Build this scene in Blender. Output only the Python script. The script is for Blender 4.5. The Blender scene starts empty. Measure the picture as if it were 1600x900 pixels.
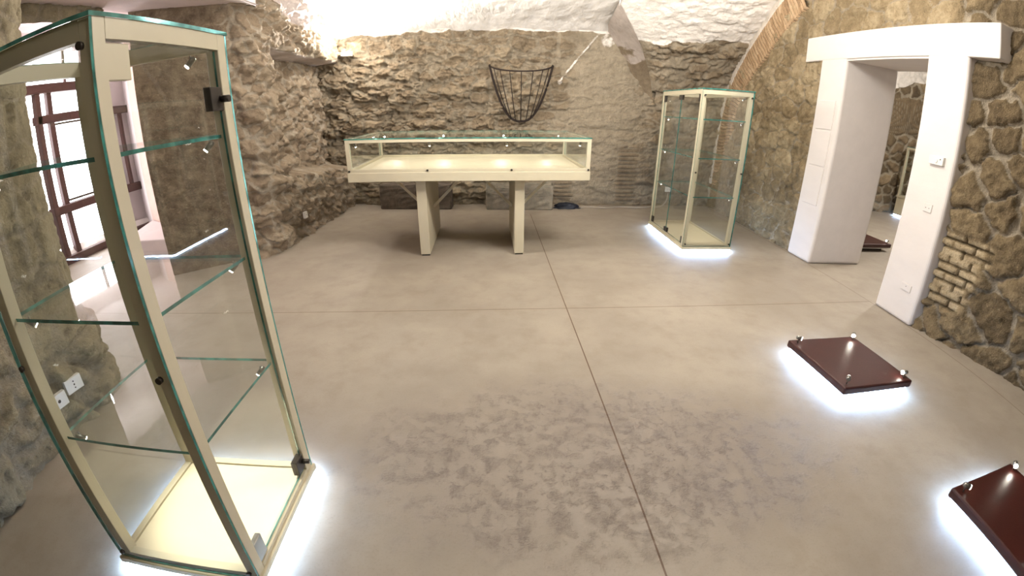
import bpy, bmesh, math, random
import numpy as np
from mathutils import Vector, Matrix
C = bpy.context.scene.collection
sc = bpy.context.scene
PI = math.pi

# ------------------------------------------------------------------ numpy noise
def hsh(ix, iy, seed):
    a = (ix.astype(np.int64) * 374761393 + iy.astype(np.int64) * 668265263 + seed * 2147483647 * 7 + 974634777) & 0xFFFFFFFF
    a = ((a ^ (a >> 13)) * 1274126177) & 0xFFFFFFFF
    a = ((a ^ (a >> 16)) * 2246822519) & 0xFFFFFFFF
    a = a ^ (a >> 15)
    return (a & 0xFFFFFF) / float(0x1000000)
def vnoise(x, y, seed=0):
    ix = np.floor(x); iy = np.floor(y); fx = x - ix; fy = y - iy
    fx = fx * fx * fx * (fx * (fx * 6 - 15) + 10); fy = fy * fy * fy * (fy * (fy * 6 - 15) + 10)
    a = hsh(ix, iy, seed); b = hsh(ix + 1, iy, seed); c = hsh(ix, iy + 1, seed); d = hsh(ix + 1, iy + 1, seed)
    return (a * (1 - fx) + b * fx) * (1 - fy) + (c * (1 - fx) + d * fx) * fy
def fbm(x, y, seed=0, o=4):
    s = 0; a = .5; t = 0
    for i in range(o):
        s = s + a * vnoise(x, y, seed + i * 17); t += a; a *= .5; x = x * 2.03 + 5.1; y = y * 2.03 + 1.7
    return s / t
def sstep(a, b, x):
    t = np.clip((x - a) / (b - a), 0, 1); return t * t * (3 - 2 * t)
def voro(u, v, seed, jit=.85):
    iu = np.floor(u); iv = np.floor(v)
    f1 = np.full(u.shape, 9.); f2 = np.full(u.shape, 9.); idx = np.zeros(u.shape); du = np.zeros(u.shape); dv = np.zeros(u.shape)
    for dx in (-1, 0, 1):
        for dy in (-1, 0, 1):
            cx = iu + dx; cy = iv + dy
            off = .5 * (np.mod(cy, 2))
            px = cx + .5 + (hsh(cx, cy, seed) - .5) * jit + off * 0.5 - .12; py = cy + .5 + (hsh(cx, cy, seed + 1) - .5) * jit
            ax = u - px; ay = v - py; d = np.sqrt(ax * ax + ay * ay)
            k = hsh(cx, cy, seed + 2)
            n = d < f1
            f2 = np.where(n, f1, np.minimum(f2, d))
            idx = np.where(n, k, idx); du = np.where(n, ax, du); dv = np.where(n, ay, dv)
            f1 = np.where(n, d, f1)
    return f1, f2, idx, du, dv
def stones(u, v, cw, ch, seed, warp=.08, e0=.06, e1=.3, jit=.85):
    """masonry: (mask 0..1 stone, id, tilt) in wall metres"""
    wu = u + warp * (fbm(u * 4.5, v * 4.5, seed + 50, 3) - .5) * 2 + .025 * (fbm(u * 19, v * 19, seed + 55, 3) - .5)
    wv = v + warp * (fbm(u * 4.5 + 9, v * 4.5, seed + 60, 3) - .5) * 2 + .025 * (fbm(u * 19, v * 19, seed + 65, 3) - .5)
    f1, f2, idx, du, dv = voro(wu / cw, wv / ch, seed, jit)
    m = sstep(e0, e1, f2 - f1)
    return m, idx, du, dv, f1

# ------------------------------------------------------------------ sheets
class Sheet:
    def __init__(s): s.v = []; s.f = []; s.c = []; s.n = 0
    def grid(s, P, col=None, keep=None):
        nu, nv = P.shape[:2]
        s.v.append(P.reshape(-1, 3))
        i = np.arange(nu * nv).reshape(nu, nv) + s.n
        q = np.stack([i[:-1, :-1], i[1:, :-1], i[1:, 1:], i[:-1, 1:]], -1)
        if keep is not None: q = q[keep]
        s.f.append(q.reshape(-1, 4)); s.n += nu * nv
        if col is None: col = np.zeros((nu, nv, 4))
        s.c.append(col.reshape(-1, 4))
    def build(s, name, mat, smooth=True, kind='structure', parent=None):
        v = np.concatenate(s.v).astype(np.float32); f = np.concatenate(s.f).astype(np.int32); c = np.concatenate(s.c).astype(np.float32)
        me = bpy.data.meshes.new(name)
        me.vertices.add(len(v)); me.vertices.foreach_set('co', v.ravel())
        me.loops.add(f.size); me.loops.foreach_set('vertex_index', f.ravel())
        me.polygons.add(len(f)); me.polygons.foreach_set('loop_start', np.arange(0, f.size, 4, dtype=np.int32))
        me.polygons.foreach_set('use_smooth', np.full(len(f), smooth))
        me.update(calc_edges=True)
        a = me.attributes.new('masonry', 'FLOAT_COLOR', 'POINT'); a.data.foreach_set('color', c.ravel())
        me.materials.append(mat)
        o = bpy.data.objects.new(name, me); C.objects.link(o)
        if kind: o['kind'] = kind
        if parent: o.parent = parent
        return o
def resample(pts, res, rnd=0):
    p = np.array(pts, float); d = np.r_[0, np.cumsum(np.linalg.norm(np.diff(p, axis=0), axis=1))]
    n = max(2, int(d[-1] / res) + 1); t = np.linspace(0, d[-1], n)
    q = np.stack([np.interp(t, d, p[:, i]) for i in range(2)], -1)
    for _ in range(rnd):
        r = q.copy(); r[1:-1] = (q[:-2] + 2 * q[1:-1] + q[2:]) / 4; q = r
    tg = np.gradient(q, axis=0); tg /= np.linalg.norm(tg, axis=1)[:, None]
    return t, q, tg
def pack(m, t, w, x=None):
    m, t, w = np.broadcast_arrays(m, t, w)
    return np.stack([m, t, w, np.zeros_like(m) if x is None else np.broadcast_to(x, m.shape)], -1)
def plan_sheet(S, pts, z0, z1, res, fn, side=1, rnd=6, keep=None):
    """vertical wall along a plan polyline; fn(u, z, x, y) -> height, mask, tone, white (, shift)"""
    u, q, tg = resample(pts, res, rnd)
    zz = np.linspace(z0, z1, int((z1 - z0) / res) + 1)
    U, Z = np.meshgrid(u, zz, indexing='ij')
    nx = np.repeat((-tg[:, 1] * side)[:, None], len(zz), 1); ny = np.repeat((tg[:, 0] * side)[:, None], len(zz), 1)
    X = np.repeat(q[:, :1], len(zz), 1); Y = np.repeat(q[:, 1:], len(zz), 1)
    r = fn(U, Z, X, Y); h, m, t, w = r[:4]; ex = r[4] if len(r) > 4 else 0
    ey = r[5] if len(r) > 5 else 0
    P = np.stack([X + nx * h + ex, Y + ny * h + ey, Z], -1)
    k = None
    if keep is not None: k = keep(Y, Z)[:-1, :-1]
    S.grid(P, pack(m, t, w), k)

# ------------------------------------------------------------------ node helpers
def new_mat(name):
    m = bpy.data.materials.new(name); m.use_nodes = True
    nt = m.node_tree; nt.nodes.clear()
    out = nt.nodes.new('ShaderNodeOutputMaterial'); b = nt.nodes.new('ShaderNodeBsdfPrincipled')
    nt.links.new(b.outputs[0], out.inputs[0])
    return m, nt, b, out
def srgb(r, g, b):
    f = lambda c: (c / 255 / 12.92) if c / 255 <= .04045 else ((c / 255 + .055) / 1.055) ** 2.4
    return (f(r), f(g), f(b), 1)
def N(nt, t, **kw):
    n = nt.nodes.new(t)
    for k, v in kw.items():
        if k in n.inputs: n.inputs[k].default_value = v
        else: setattr(n, k, v)
    return n
def mixc(nt, fac, a, b, blend='MIX'):
    n = nt.nodes.new('ShaderNodeMix'); n.data_type = 'RGBA'; n.blend_type = blend
    for s, v in ((n.inputs['Factor'], fac), (n.inputs[6], a), (n.inputs[7], b)):
        if isinstance(v, (int, float)): s.default_value = v
        elif isinstance(v, tuple): s.default_value = v
        else: nt.links.new(v, s)
    return n.outputs[2]
def math_(nt, op, a, b=0., c=None):
    n = nt.nodes.new('ShaderNodeMath'); n.operation = op
    for i, v in enumerate((a, b) if c is None else (a, b, c)):
        if isinstance(v, (int, float)): n.inputs[i].default_value = v
        else: nt.links.new(v, n.inputs[i])
    return n.outputs[0]
def mrange(nt, v, a, b, c=0., d=1., smooth=True):
    n = nt.nodes.new('ShaderNodeMapRange'); n.interpolation_type = 'SMOOTHSTEP' if smooth else 'LINEAR'
    nt.links.new(v, n.inputs[0])
    for i, k in zip((1, 2, 3, 4), (a, b, c, d)): n.inputs[i].default_value = k
    return n.outputs[0]
def noise(nt, co, scale, detail=4, rough=.55):
    n = N(nt, 'ShaderNodeTexNoise', Scale=scale, Detail=detail, Roughness=rough); nt.links.new(co, n.inputs['Vector']); return n.outputs[0]
def simple(name, col, rough=.5, metal=0., var=0.06, bump=0., bscale=60, spec=.5):
    m, nt, b, out = new_mat(name)
    tc = N(nt, 'ShaderNodeTexCoord'); co = tc.outputs['Object']
    n = noise(nt, co, 9.)
    dark = tuple(c * (1 - var * 2.2) for c in col[:3]) + (1,); lite = tuple(min(1, c * (1 + var)) for c in col[:3]) + (1,)
    nt.links.new(mixc(nt, n, dark, lite), b.inputs['Base Color'])
    b.inputs['Roughness'].default_value = rough; b.inputs['Metallic'].default_value = metal
    b.inputs['Specular IOR Level'].default_value = spec
    if bump:
        bp = N(nt, 'ShaderNodeBump', Strength=bump, Distance=.01); nt.links.new(noise(nt, co, bscale, 5), bp.inputs['Height']); nt.links.new(bp.outputs[0], b.inputs['Normal'])
    return m
def emitter(name, col, s):
    m, nt, b, out = new_mat(name); nt.nodes.remove(b)
    e = N(nt, 'ShaderNodeEmission', Color=col, Strength=s); nt.links.new(e.outputs[0], out.inputs[0]); return m
def masonry(name, cols, mortar, white=(222, 214, 204), fine=1., grime=.35):
    """cols: four stone colours dark to light; reads the masonry attribute (stone mask, stone tone, plaster mask)"""
    m, nt, b, out = new_mat(name)
    at = N(nt, 'ShaderNodeAttribute', attribute_name='masonry'); sep = N(nt, 'ShaderNodeSeparateColor'); nt.links.new(at.outputs['Color'], sep.inputs[0])
    geo = N(nt, 'ShaderNodeTexCoord'); co = geo.outputs['Object']
    big = noise(nt, co, 1.3, 3); mid = noise(nt, co, 9, 6, .65); fin = noise(nt, co, 55, 6, .7)
    tone = math_(nt, 'ADD', math_(nt, 'MULTIPLY', sep.outputs[1], .62), math_(nt, 'MULTIPLY_ADD', mid, .9, -.27))
    r = nt.nodes.new('ShaderNodeValToRGB'); el = r.color_ramp.elements
    el[0].position = .05; el[0].color = srgb(*cols[0]); el[1].position = .95; el[1].color = srgb(*cols[3])
    for p, c in ((.35, cols[1]), (.65, cols[2])):
        e = el.new(p); e.color = srgb(*c)
    nt.links.new(tone, r.inputs[0])
    mo = mixc(nt, mrange(nt, mid, .3, .75), tuple(c * .74 for c in srgb(*mortar)[:3]) + (1,), srgb(*mortar))
    mk = mrange(nt, math_(nt, 'ADD', sep.outputs[0], math_(nt, 'MULTIPLY_ADD', fin, .5, -.25)), .3, .72)
    c1 = mixc(nt, mk, mo, r.outputs[0])
    # speckle of pits and pale lichen
    c1 = mixc(nt, math_(nt, 'MULTIPLY', mrange(nt, fin, .56, .72), .5), c1, tuple(min(1, k * 1.7) for k in srgb(*cols[2])[:3]) + (1,))
    c1 = mixc(nt, math_(nt, 'MULTIPLY', mrange(nt, fin, .45, .30), .55), c1, tuple(k * .45 for k in srgb(*cols[0])[:3]) + (1,))
    c1 = mixc(nt, math_(nt, 'MULTIPLY', mrange(nt, big, .48, .3), grime), c1, tuple(k * .6 for k in srgb(*cols[1])[:3]) + (1,))
    wn = mixc(nt, mrange(nt, mid, .25, .6), tuple(c * .82 for c in srgb(*white)[:3]) + (1,), srgb(*white))
    wk = mrange(nt, math_(nt, 'ADD', sep.outputs[2], math_(nt, 'MULTIPLY_ADD', mid, .5, -.25)), .4, .6)
    c2 = mixc(nt, wk, c1, wn)
    nt.links.new(c2, b.inputs['Base Color']); b.inputs['Roughness'].default_value = .93; b.inputs['Specular IOR Level'].default_value = .25
    hgt = math_(nt, 'ADD', math_(nt, 'MULTIPLY', fin, .35), math_(nt, 'MULTIPLY', mid, 1.))
    bp = N(nt, 'ShaderNodeBump', Strength=1. * fine, Distance=.045); nt.links.new(hgt, bp.inputs['Height']); nt.links.new(bp.outputs[0], b.inputs['Normal'])
    return m

# ------------------------------------------------------------------ materials
M = {}
M['stone_back'] = masonry('back_wall_stone', [(88, 76, 61), (120, 105, 85), (143, 127, 104), (172, 157, 132)], (156, 143, 122), (226, 218, 208))
M['stone_right'] = masonry('right_wall_stone', [(80, 67, 48), (114, 98, 73), (146, 128, 98), (186, 168, 136)], (168, 155, 134), grime=.25)
M['stone_left'] = masonry('left_wall_stone', [(98, 88, 70), (132, 120, 96), (150, 138, 112), (172, 160, 138)], (150, 138, 116), (206, 194, 190))
M['stone_pier'] = masonry('pier_stone', [(90, 76, 62), (134, 117, 97), (156, 139, 117), (184, 170, 148)], (178, 165, 146), (214, 202, 196))
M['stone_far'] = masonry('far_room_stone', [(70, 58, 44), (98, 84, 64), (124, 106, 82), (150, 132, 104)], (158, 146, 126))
M['brick'] = masonry('arch_brick', [(128, 102, 76), (158, 131, 100), (174, 147, 115), (190, 165, 134)], (112, 92, 72), (205, 194, 180), .5, .15)
def plaster(name, col, streak=.5, var=.2):
    m, nt, b, out = new_mat(name)
    co = N(nt, 'ShaderNodeTexCoord').outputs['Object']
    mp = N(nt, 'ShaderNodeMapping'); mp.inputs['Scale'].default_value = (1, .35, 1); nt.links.new(co, mp.inputs[0])
    a = noise(nt, mp.outputs[0], 5, 6, .62); f = noise(nt, mp.outputs[0], 30, 5, .6)
    c = srgb(*col)
    cc = mixc(nt, mrange(nt, a, .3, .7), tuple(k * (1 - var) for k in c[:3]) + (1,), c)
    nt.links.new(cc, b.inputs['Base Color']); b.inputs['Roughness'].default_value = .9; b.inputs['Specular IOR Level'].default_value = .2
    bp = N(nt, 'ShaderNodeBump', Strength=streak, Distance=.04)
    nt.links.new(math_(nt, 'ADD', a, math_(nt, 'MULTIPLY', f, .35)), bp.inputs['Height']); nt.links.new(bp.outputs[0], b.inputs['Normal'])
    return m
M['vault'] = plaster('vault_white_plaster', (238, 233, 227), .9)
M['groin'] = masonry('groin_shaded_masonry', [(88, 76, 61), (112, 98, 80), (132, 117, 96), (156, 142, 120)], (138, 124, 103), (180, 168, 158), .7)  # white plaster greyed here, painting the face's shade into its colour
M['mauve'] = plaster('mauve_plaster', (216, 206, 205), .1, .06)
M['pink'] = plaster('pink_plaster', (214, 186, 174), .15, .08)
M['white_paint'] = plaster('white_painted_plaster', (218, 211, 205), .06, .05)
M['white_trim'] = simple('white_plastic', srgb(226, 222, 214), .4)
M['cream'] = simple('cream_powder_coated_metal', srgb(200, 190, 163), .42, 0, .03)
M['cream_panel'] = simple('cream_deck_panel', srgb(214, 202, 174), .5, 0, .03)
M['cream_dark'] = simple('recessed_foot', srgb(90, 84, 74), .7)
M['steel'] = simple('brushed_steel', srgb(150, 148, 142), .3, .9, .1)
M['steel_dark'] = simple('dark_steel', srgb(72, 66, 60), .4, .7, .1)
M['maroon'] = simple('maroon_lacquered_wood', srgb(62, 24, 21), .36, 0, .16, .1, 120)
M['wood'] = simple('dark_brown_wood', srgb(70, 36, 34), .6, 0, .15, .3, 40)
M['iron'] = simple('rusty_iron', srgb(46, 34, 28), .75, .4, .3, .6, 150)
M['trough'] = simple('weathered_trough_stone', srgb(150, 140, 122), .9, 0, .34, 1., 22)
M['trough_dark'] = simple('dark_basalt_block', srgb(92, 80, 67), .9, 0, .34, 1., 22)
M['blue'] = simple('dark_blue_plastic', srgb(26, 32, 46), .6, 0, .3, .8, 40)
M['cable'] = simple('pale_cable_sheath', srgb(176, 164, 148), .6)
M['black'] = simple('black_socket_hole', srgb(24, 22, 20), .6)
M['dark_glass'] = simple('dark_lens', srgb(60, 56, 52), .2, .5)
M['led'] = emitter('cold_white_led', (.42, .63, 1., 1), 120.)
M['led_plinth'] = emitter('cold_white_led_plinth', (.42, .63, 1., 1), 100.)
M['spot'] = emitter('halogen_lens', (1., .93, .8, 1), 60.)
M['spot_soft'] = emitter('halogen_lens_dim', (1., .93, .82, 1), 9.)
M['window'] = emitter('daylit_frosted_glass', (1., .96, 1., 1), 12.)
M['lamp'] = emitter('floodlight_glass', (1., .95, .86, 1), 120.)
def glass_mat(name, tint, gl=1.):
    m, nt, b, out = new_mat(name); nt.nodes.remove(b)
    lw = N(nt, 'ShaderNodeLayerWeight', Blend=.5)
    f5 = math_(nt, 'POWER', lw.outputs['Facing'], 5.)
    fac = math_(nt, 'MULTIPLY_ADD', f5, .75 * gl, .035 * gl)
    t = N(nt, 'ShaderNodeBsdfTransparent', Color=tint); g = N(nt, 'ShaderNodeBsdfGlossy', Color=(1, 1, 1, 1), Roughness=.015)
    mx = N(nt, 'ShaderNodeMixShader'); nt.links.new(fac, mx.inputs[0]); nt.links.new(t.outputs[0], mx.inputs[1]); nt.links.new(g.outputs[0], mx.inputs[2])
    nt.links.new(mx.outputs[0], out.inputs[0]); return m
M['glass'] = glass_mat('clear_glass', (.975, .985, .98, 1))
def glass_edge(name, col):
    m, nt, b, out = new_mat(name)
    co = N(nt, 'ShaderNodeTexCoord').outputs['Object']
    c = mixc(nt, mrange(nt, noise(nt, co, 14, 2), .35, .65), tuple(k * .45 for k in col[:3]) + (1,), col)
    nt.links.new(c, b.inputs['Base Color']); b.inputs['Roughness'].default_value = .12; b.inputs['Transmission Weight'].default_value = .25
    return m
M['glass_edge'] = glass_edge('teal_glass_edge', srgb(70, 150, 140))

# floor
def floor_mat():
    m, nt, b, out = new_mat('polished_concrete')
    co = N(nt, 'ShaderNodeTexCoord').outputs['Object']; sx = N(nt, 'ShaderNodeSeparateXYZ'); nt.links.new(co, sx.inputs[0]); X, Y = sx.outputs[0], sx.outputs[1]
    a = noise(nt, co, .9, 5, .6); mid = noise(nt, co, 4.5, 6, .65); fin = noise(nt, co, 90, 3, .6); sp = noise(nt, co, 11, 8, .78)
    c = mixc(nt, mrange(nt, a, .3, .7), srgb(147, 137, 124), srgb(165, 155, 140))
    c = mixc(nt, math_(nt, 'MULTIPLY', mrange(nt, mid, .42, .72), .45), c, srgb(138, 126, 111))
    c = mixc(nt, math_(nt, 'MULTIPLY', mrange(nt, fin, .5, .75), .25), c, srgb(128, 116, 100))
    # patch of scuffed darker cement
    dx = math_(nt, 'DIVIDE', math_(nt, 'SUBTRACT', X, .45), 1.55); dy = math_(nt, 'DIVIDE', math_(nt, 'SUBTRACT', Y, 1.75), .75)
    d = math_(nt, 'ADD', math_(nt, 'MULTIPLY', dx, dx), math_(nt, 'MULTIPLY', dy, dy))
    patch = math_(nt, 'MULTIPLY', mrange(nt, math_(nt, 'ADD', d, math_(nt, 'MULTIPLY_ADD', mid, 1.4, -.7)), 1.1, .2), mrange(nt, sp, .46, .66))
    broad = math_(nt, 'MULTIPLY', mrange(nt, math_(nt, 'ADD', d, math_(nt, 'MULTIPLY_ADD', mid, 1.8, -.9)), 1.2, .1), .38)
    c = mixc(nt, broad, c, srgb(122, 110, 103))
    c = mixc(nt, math_(nt, 'MULTIPLY', patch, .46), c, srgb(104, 92, 86))
    c = mixc(nt, math_(nt, 'MULTIPLY', mrange(nt, math_(nt, 'MULTIPLY', sp, mid), .42, .5), .35), c, srgb(196, 186, 170))
    # saw-cut joints
    l1 = math_(nt, 'ABSOLUTE', math_(nt, 'SUBTRACT', X, math_(nt, 'MULTIPLY_ADD', Y, -.0508, .6854)))
    l1 = math_(nt, 'MULTIPLY', math_(nt, 'LESS_THAN', l1, .0045), math_(nt, 'LESS_THAN', Y, 7.35))
    l2 = math_(nt, 'ABSOLUTE', math_(nt, 'SUBTRACT', Y, math_(nt, 'MULTIPLY_ADD', X, .0508, 3.536)))
    l2 = math_(nt, 'MULTIPLY', math_(nt, 'MULTIPLY', math_(nt, 'LESS_THAN', l2, .006), math_(nt, 'LESS_THAN', X, 3.75)), .6)
    l3 = math_(nt, 'MULTIPLY', math_(nt, 'LESS_THAN', math_(nt, 'ABSOLUTE', math_(nt, 'SUBTRACT', X, 3.74)), .006), .5)
    c = mixc(nt, math_(nt, 'MAXIMUM', math_(nt, 'MAXIMUM', l1, l2), l3), c, srgb(96, 76, 58))
    nt.links.new(c, b.inputs['Base Color'])
    b.inputs['Roughness'].default_value = .5; b.inputs['Specular IOR Level'].default_value = .3
    h = math_(nt, 'ADD', math_(nt, 'MULTIPLY', sp, math_(nt, 'MULTIPLY_ADD', patch, .5, .05)), math_(nt, 'MULTIPLY', mid, .1))
    bp = N(nt, 'ShaderNodeBump', Strength=.5, Distance=.02); nt.links.new(h, bp.inputs['Height']); nt.links.new(bp.outputs[0], b.inputs['Normal'])
    return m
M['floor'] = floor_mat()

# ------------------------------------------------------------------ object helpers
class B:
    """collects boxes, bars and tubes into one bmesh"""
    def __init__(s): s.bm = bmesh.new()
    def box(s, x0, x1, y0, y1, z0, z1, mi=0):
        v = [s.bm.verts.new((x, y, z)) for z in (z0, z1) for y in (y0, y1) for x in (x0, x1)]
        for q in ((0, 2, 3, 1), (4, 5, 7, 6), (0, 1, 5, 4), (2, 6, 7, 3), (0, 4, 6, 2), (1, 3, 7, 5)):
            f = s.bm.faces.new([v[i] for i in q]); f.material_index = mi
        return s
    def pane(s, x0, x1, y0, y1, z0, z1):
        """glass sheet: big faces clear, the four edges teal (material 1)"""
        d = (x1 - x0, y1 - y0, z1 - z0); ax = d.index(min(d))
        s.box(x0, x1, y0, y1, z0, z1); fs = list(s.bm.faces)[-6:]
        pair = {2: (0, 1), 1: (2, 3), 0: (4, 5)}[ax]
        for i, f in enumerate(fs): f.material_index = 0 if i in pair else 1
        return s
    def tube(s, pts, r, n=8, cap=True):
        pts = [Vector(p) for p in pts]; rings = []
        up = Vector((0, 0, 1))
        for i, p in enumerate(pts):
            t = (pts[min(i + 1, len(pts) - 1)] - pts[max(i - 1, 0)]).normalized()
            a = t.cross(up if abs(t.z) < .95 else Vector((1, 0, 0))).normalized(); b = t.cross(a)
            rr = r[i] if isinstance(r, (list, tuple)) else r
            rings.append([s.bm.verts.new(p + (a * math.cos(2 * PI * k / n) + b * math.sin(2 * PI * k / n)) * rr) for k in range(n)])
        for A, D in zip(rings, rings[1:]):
            for k in range(n):
                f = s.bm.faces.new((A[k], A[(k + 1) % n], D[(k + 1) % n], D[k])); f.smooth = True
        if cap:
            s.bm.faces.new(rings[0][::-1]); s.bm.faces.new(rings[-1])
        return s
    def bar(s, a, b, w, h):
        a = Vector(a); b = Vector(b); t = (b - a).normalized()
        x = t.cross(Vector((0, 0, 1)) if abs(t.z) < .95 else Vector((1, 0, 0))).normalized(); y = t.cross(x)
        v = [s.bm.verts.new(p + x * sx * w / 2 + y * sy * h / 2) for p in (a, b) for sy in (-1, 1) for sx in (-1, 1)]
        for q in ((0, 2, 3, 1), (4, 5, 7, 6), (0, 1, 5, 4), (2, 6, 7, 3), (0, 4, 6, 2), (1, 3, 7, 5)): s.bm.faces.new([v[i] for i in q])
        return s
    def bevel(s, w, seg=2):
        bmesh.ops.bevel(s.bm, geom=list(s.bm.edges), offset=w, segments=seg, profile=.5, affect='EDGES', clamp_overlap=True); return s
    def build(s, name, mats, parent=None, loc=None, rot=None):
        bmesh.ops.recalc_face_normals(s.bm, faces=list(s.bm.faces))
        me = bpy.data.meshes.new(name); s.bm.to_mesh(me); s.bm.free()
        for m in (mats if isinstance(mats, (list, tuple)) else [mats]): me.materials.append(m)
        o = bpy.data.objects.new(name, me); C.objects.link(o)
        if parent: o.parent = parent
        if loc: o.location = loc
        if rot: o.rotation_euler = rot
        return o
def thing(name, label, cat, loc=(0, 0, 0), rz=0, group=None):
    o = bpy.data.objects.new(name, None); C.objects.link(o); o.empty_display_size = .1
    o.location = loc; o.rotation_euler = (0, 0, rz); return tag(o, label, cat, group)
def tag(o, label, cat, group=None):
    o['label'] = label; o['category'] = cat; o['kind'] = 'thing'
    if group: o['group'] = group
    return o
def struct(o): o['kind'] = 'structure'; return o
def light(kind, name, loc, energy, col=(1, .93, .82), parent=None, aim=None, **kw):
    d = bpy.data.lights.new(name, kind); d.energy = energy; d.color = col
    for k, v in kw.items(): setattr(d, k, v)
    o = bpy.data.objects.new(name, d); C.objects.link(o); o.location = loc
    if aim is not None: o.rotation_euler = (Vector(aim) - Vector(loc)).to_track_quat('-Z', 'Y').to_euler()
    if parent: o.parent = parent
    return o

# ================================================================== THE SETTING
# ---- profiles of the back wall / vault (y, z)
LEFT_CEIL = [(8.15, 3.0), (7.9, 3.1), (7.5, 3.18), (7.0, 3.24), (6.5, 3.28), (5.5, 3.4), (4, 3.6), (2, 3.8), (0, 3.8), (-3.7, 3.0)]
RIGHT_WALL = [(8.2, 0), (8.2, 1.2), (8.17, 1.6), (8.08, 1.98), (7.92, 2.3), (7.72, 2.54), (7.45, 2.8), (7.05, 3.1), (6.64, 3.38), (6.1, 3.66), (5, 3.95), (4, 4.08), (2, 4.15), (0, 4.05), (-3.7, 3.2)]

def back_fn(U, V, X, wz):
    """rubble of the back wall at (x, height-along-profile)"""
    m, idn, du, dv, f1 = stones(X, V, .36, .17, 11, .1, .05, .34)
    rough = sstep(1.3, .1, X + .5 * (fbm(X * 1.5, V * 1.5, 3, 2) - .5)); rough = np.maximum(rough, .42 * sstep(1.7, 2.6, X))
    rough = rough * (.65 + .35 * sstep(.4, 1.3, V))
    tilt = (-dv * .9 + du * (hsh(np.floor(idn * 9999), idn * 0, 5) - .5) * 1.0)
    h = m * (.012 + .034 * idn + .03 * tilt) * (.3 + .9 * rough)
    ledge = fbm(X * 3.2 + .8 * fbm(X * 2, V * 2, 9, 2), V * 7.5, 21, 4)
    h = h + (.055 * rough + .012) * sstep(.44, .60, ledge) + .028 * (fbm(X * 12, V * 16, 31, 4) - .5) * (.45 + rough) + .012 * sstep(.5, .56, fbm(X * 8, V * 17, 35, 3)) * (.4 + rough)
    l2 = fbm(X * 2.6 + 1.2 * fbm(X * 3, V * 3, 19, 2), V * 8 + .8 * fbm(X * 5, V * 2, 29, 2), 37, 5) * 9; fl_ = np.floor(l2); fr_ = l2 - fl_
    h = h + (.010 + .026 * rough) * (fl_ + sstep(0, .14, fr_) - 4.5) * .8 - .03 * rough * sstep(.12, .0, fr_) * sstep(0, .02, fr_)
    mask = m * (.3 + .7 * np.clip(rough * 1.5, 0, 1)) * (.45 + .55 * sstep(.2, .5, idn + .3 * ledge))
    tone = np.clip(.55 * idn + .45 * ledge, 0, 1)
    # patches of thin bricks
    for (x0, x1, z0, z1) in ((1.95, 2.3, .08, 1.05), (.78, 1.12, .12, .55)):
        w = sstep(x0 - .05, x0 + .05, X) * sstep(x1 + .06, x1 - .06, X + .1 * (vnoise(V * 15, X * 0, 3) - .5)) * sstep(z0 - .05, z0 + .03, V) * sstep(z1 + .05, z1 - .05, V)
        r = np.abs(np.mod(V / .075, 1) - .5) * 2; br = sstep(.95, .55, r)
        h = h * (1 - w) + w * (.045 * br * (.6 + .4 * vnoise(X * 6, np.floor(V / .075), 4))); mask = mask * (1 - w) + w * br; tone = tone * (1 - w) + w * (.35 + .3 * vnoise(X * 5, np.floor(V / .075), 8))
    return h, mask, tone

S = Sheet()
xs = np.arange(-3.7, 2.75, .014); zs = np.arange(0, 3.1, .014)
X, Z = np.meshgrid(xs, zs, indexing='ij'); h, m, t = back_fn(X, Z, X, Z)
wb = 3.0 + .06 * (fbm(X * 3, X * 0, 77, 3) - .5) * 2 - .05 * sstep(-1, -2.5, X)
w = sstep(-.05, .05, Z - wb); h = h * (1 - .6 * w)
# pale mortar streak of the lost rib, running down to the left from the groin
def streak(X, Z, a, b, wd):
    a = np.array(a); b = np.array(b); d = b - a; L = np.hypot(*d); d = d / L
    s = (X - a[0]) * d[0] + (Z - a[1]) * d[1]; q = np.abs(-(X - a[0]) * d[1] + (Z - a[1]) * d[0])
    return sstep(wd, wd * .4, q + .02 * (fbm(X * 20, Z * 20, 5, 2) - .5)) * sstep(-.03, .03, s) * sstep(L + .03, L - .03, s)
sk = np.maximum(streak(X, Z, (1.5, 3.02), (.78, 2.15), .03), .9 * sstep(.2, .08, np.hypot((X - 1.62) * .8, Z - 2.86)))
sk = np.maximum(sk, .8 * sstep(.09, .03, np.hypot(X - .8, (Z - 2.16) * .9)))
sk = sk * (.95 + .6 * (fbm(X * 14, Z * 14, 6, 3) - .45)); h = h + .02 * sk; w = np.maximum(w, .56 * sk)
S.grid(np.stack([X, 8.15 - h, Z], -1), pack(m, t, w))
# right bay, curving forward into its vault; its left edge follows the groin
u, q, tg = resample(RIGHT_WALL, .02, 10)
yl = q[:, 0]; xl = np.interp(-yl, [-8.2, -8.1, -6.9, 4], [2.5, 2.46, 1.52, 1.52]); xl = np.where((yl > 8.0) & (q[:, 1] < 2.05), 2.5, xl)
tt = np.linspace(0, 1, 112)
XX = xl[:, None] + (3.95 - xl[:, None]) * tt[None]; VV = np.repeat(u[:, None], len(tt), 1)
h, m, t = back_fn(XX, VV, XX, VV)
zc = np.repeat(q[:, 1:], len(tt), 1); wb = 2.80 + .05 * (fbm(XX * 3, XX * 0, 78, 3) - .5) * 2 + .05 * (XX - 2.5)
w = sstep(-.04, .04, zc - wb); h = h * (1 - .5 * w)
edge = sstep(0, .08, tt)[None]; h = h * edge
nrm = np.stack([-tg[:, 1], tg[:, 0]], -1)    # toward the room (lower y)
P = np.stack([XX, q[:, :1] + nrm[:, :1] * h, q[:, 1:] + nrm[:, 1:] * h], -1)
S2 = Sheet(); S2.grid(P, pack(m, t, w)); S2.build('wall_back_vault', M['stone_back'])
wall_back = S.build('wall_back', M['stone_back'])

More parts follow.
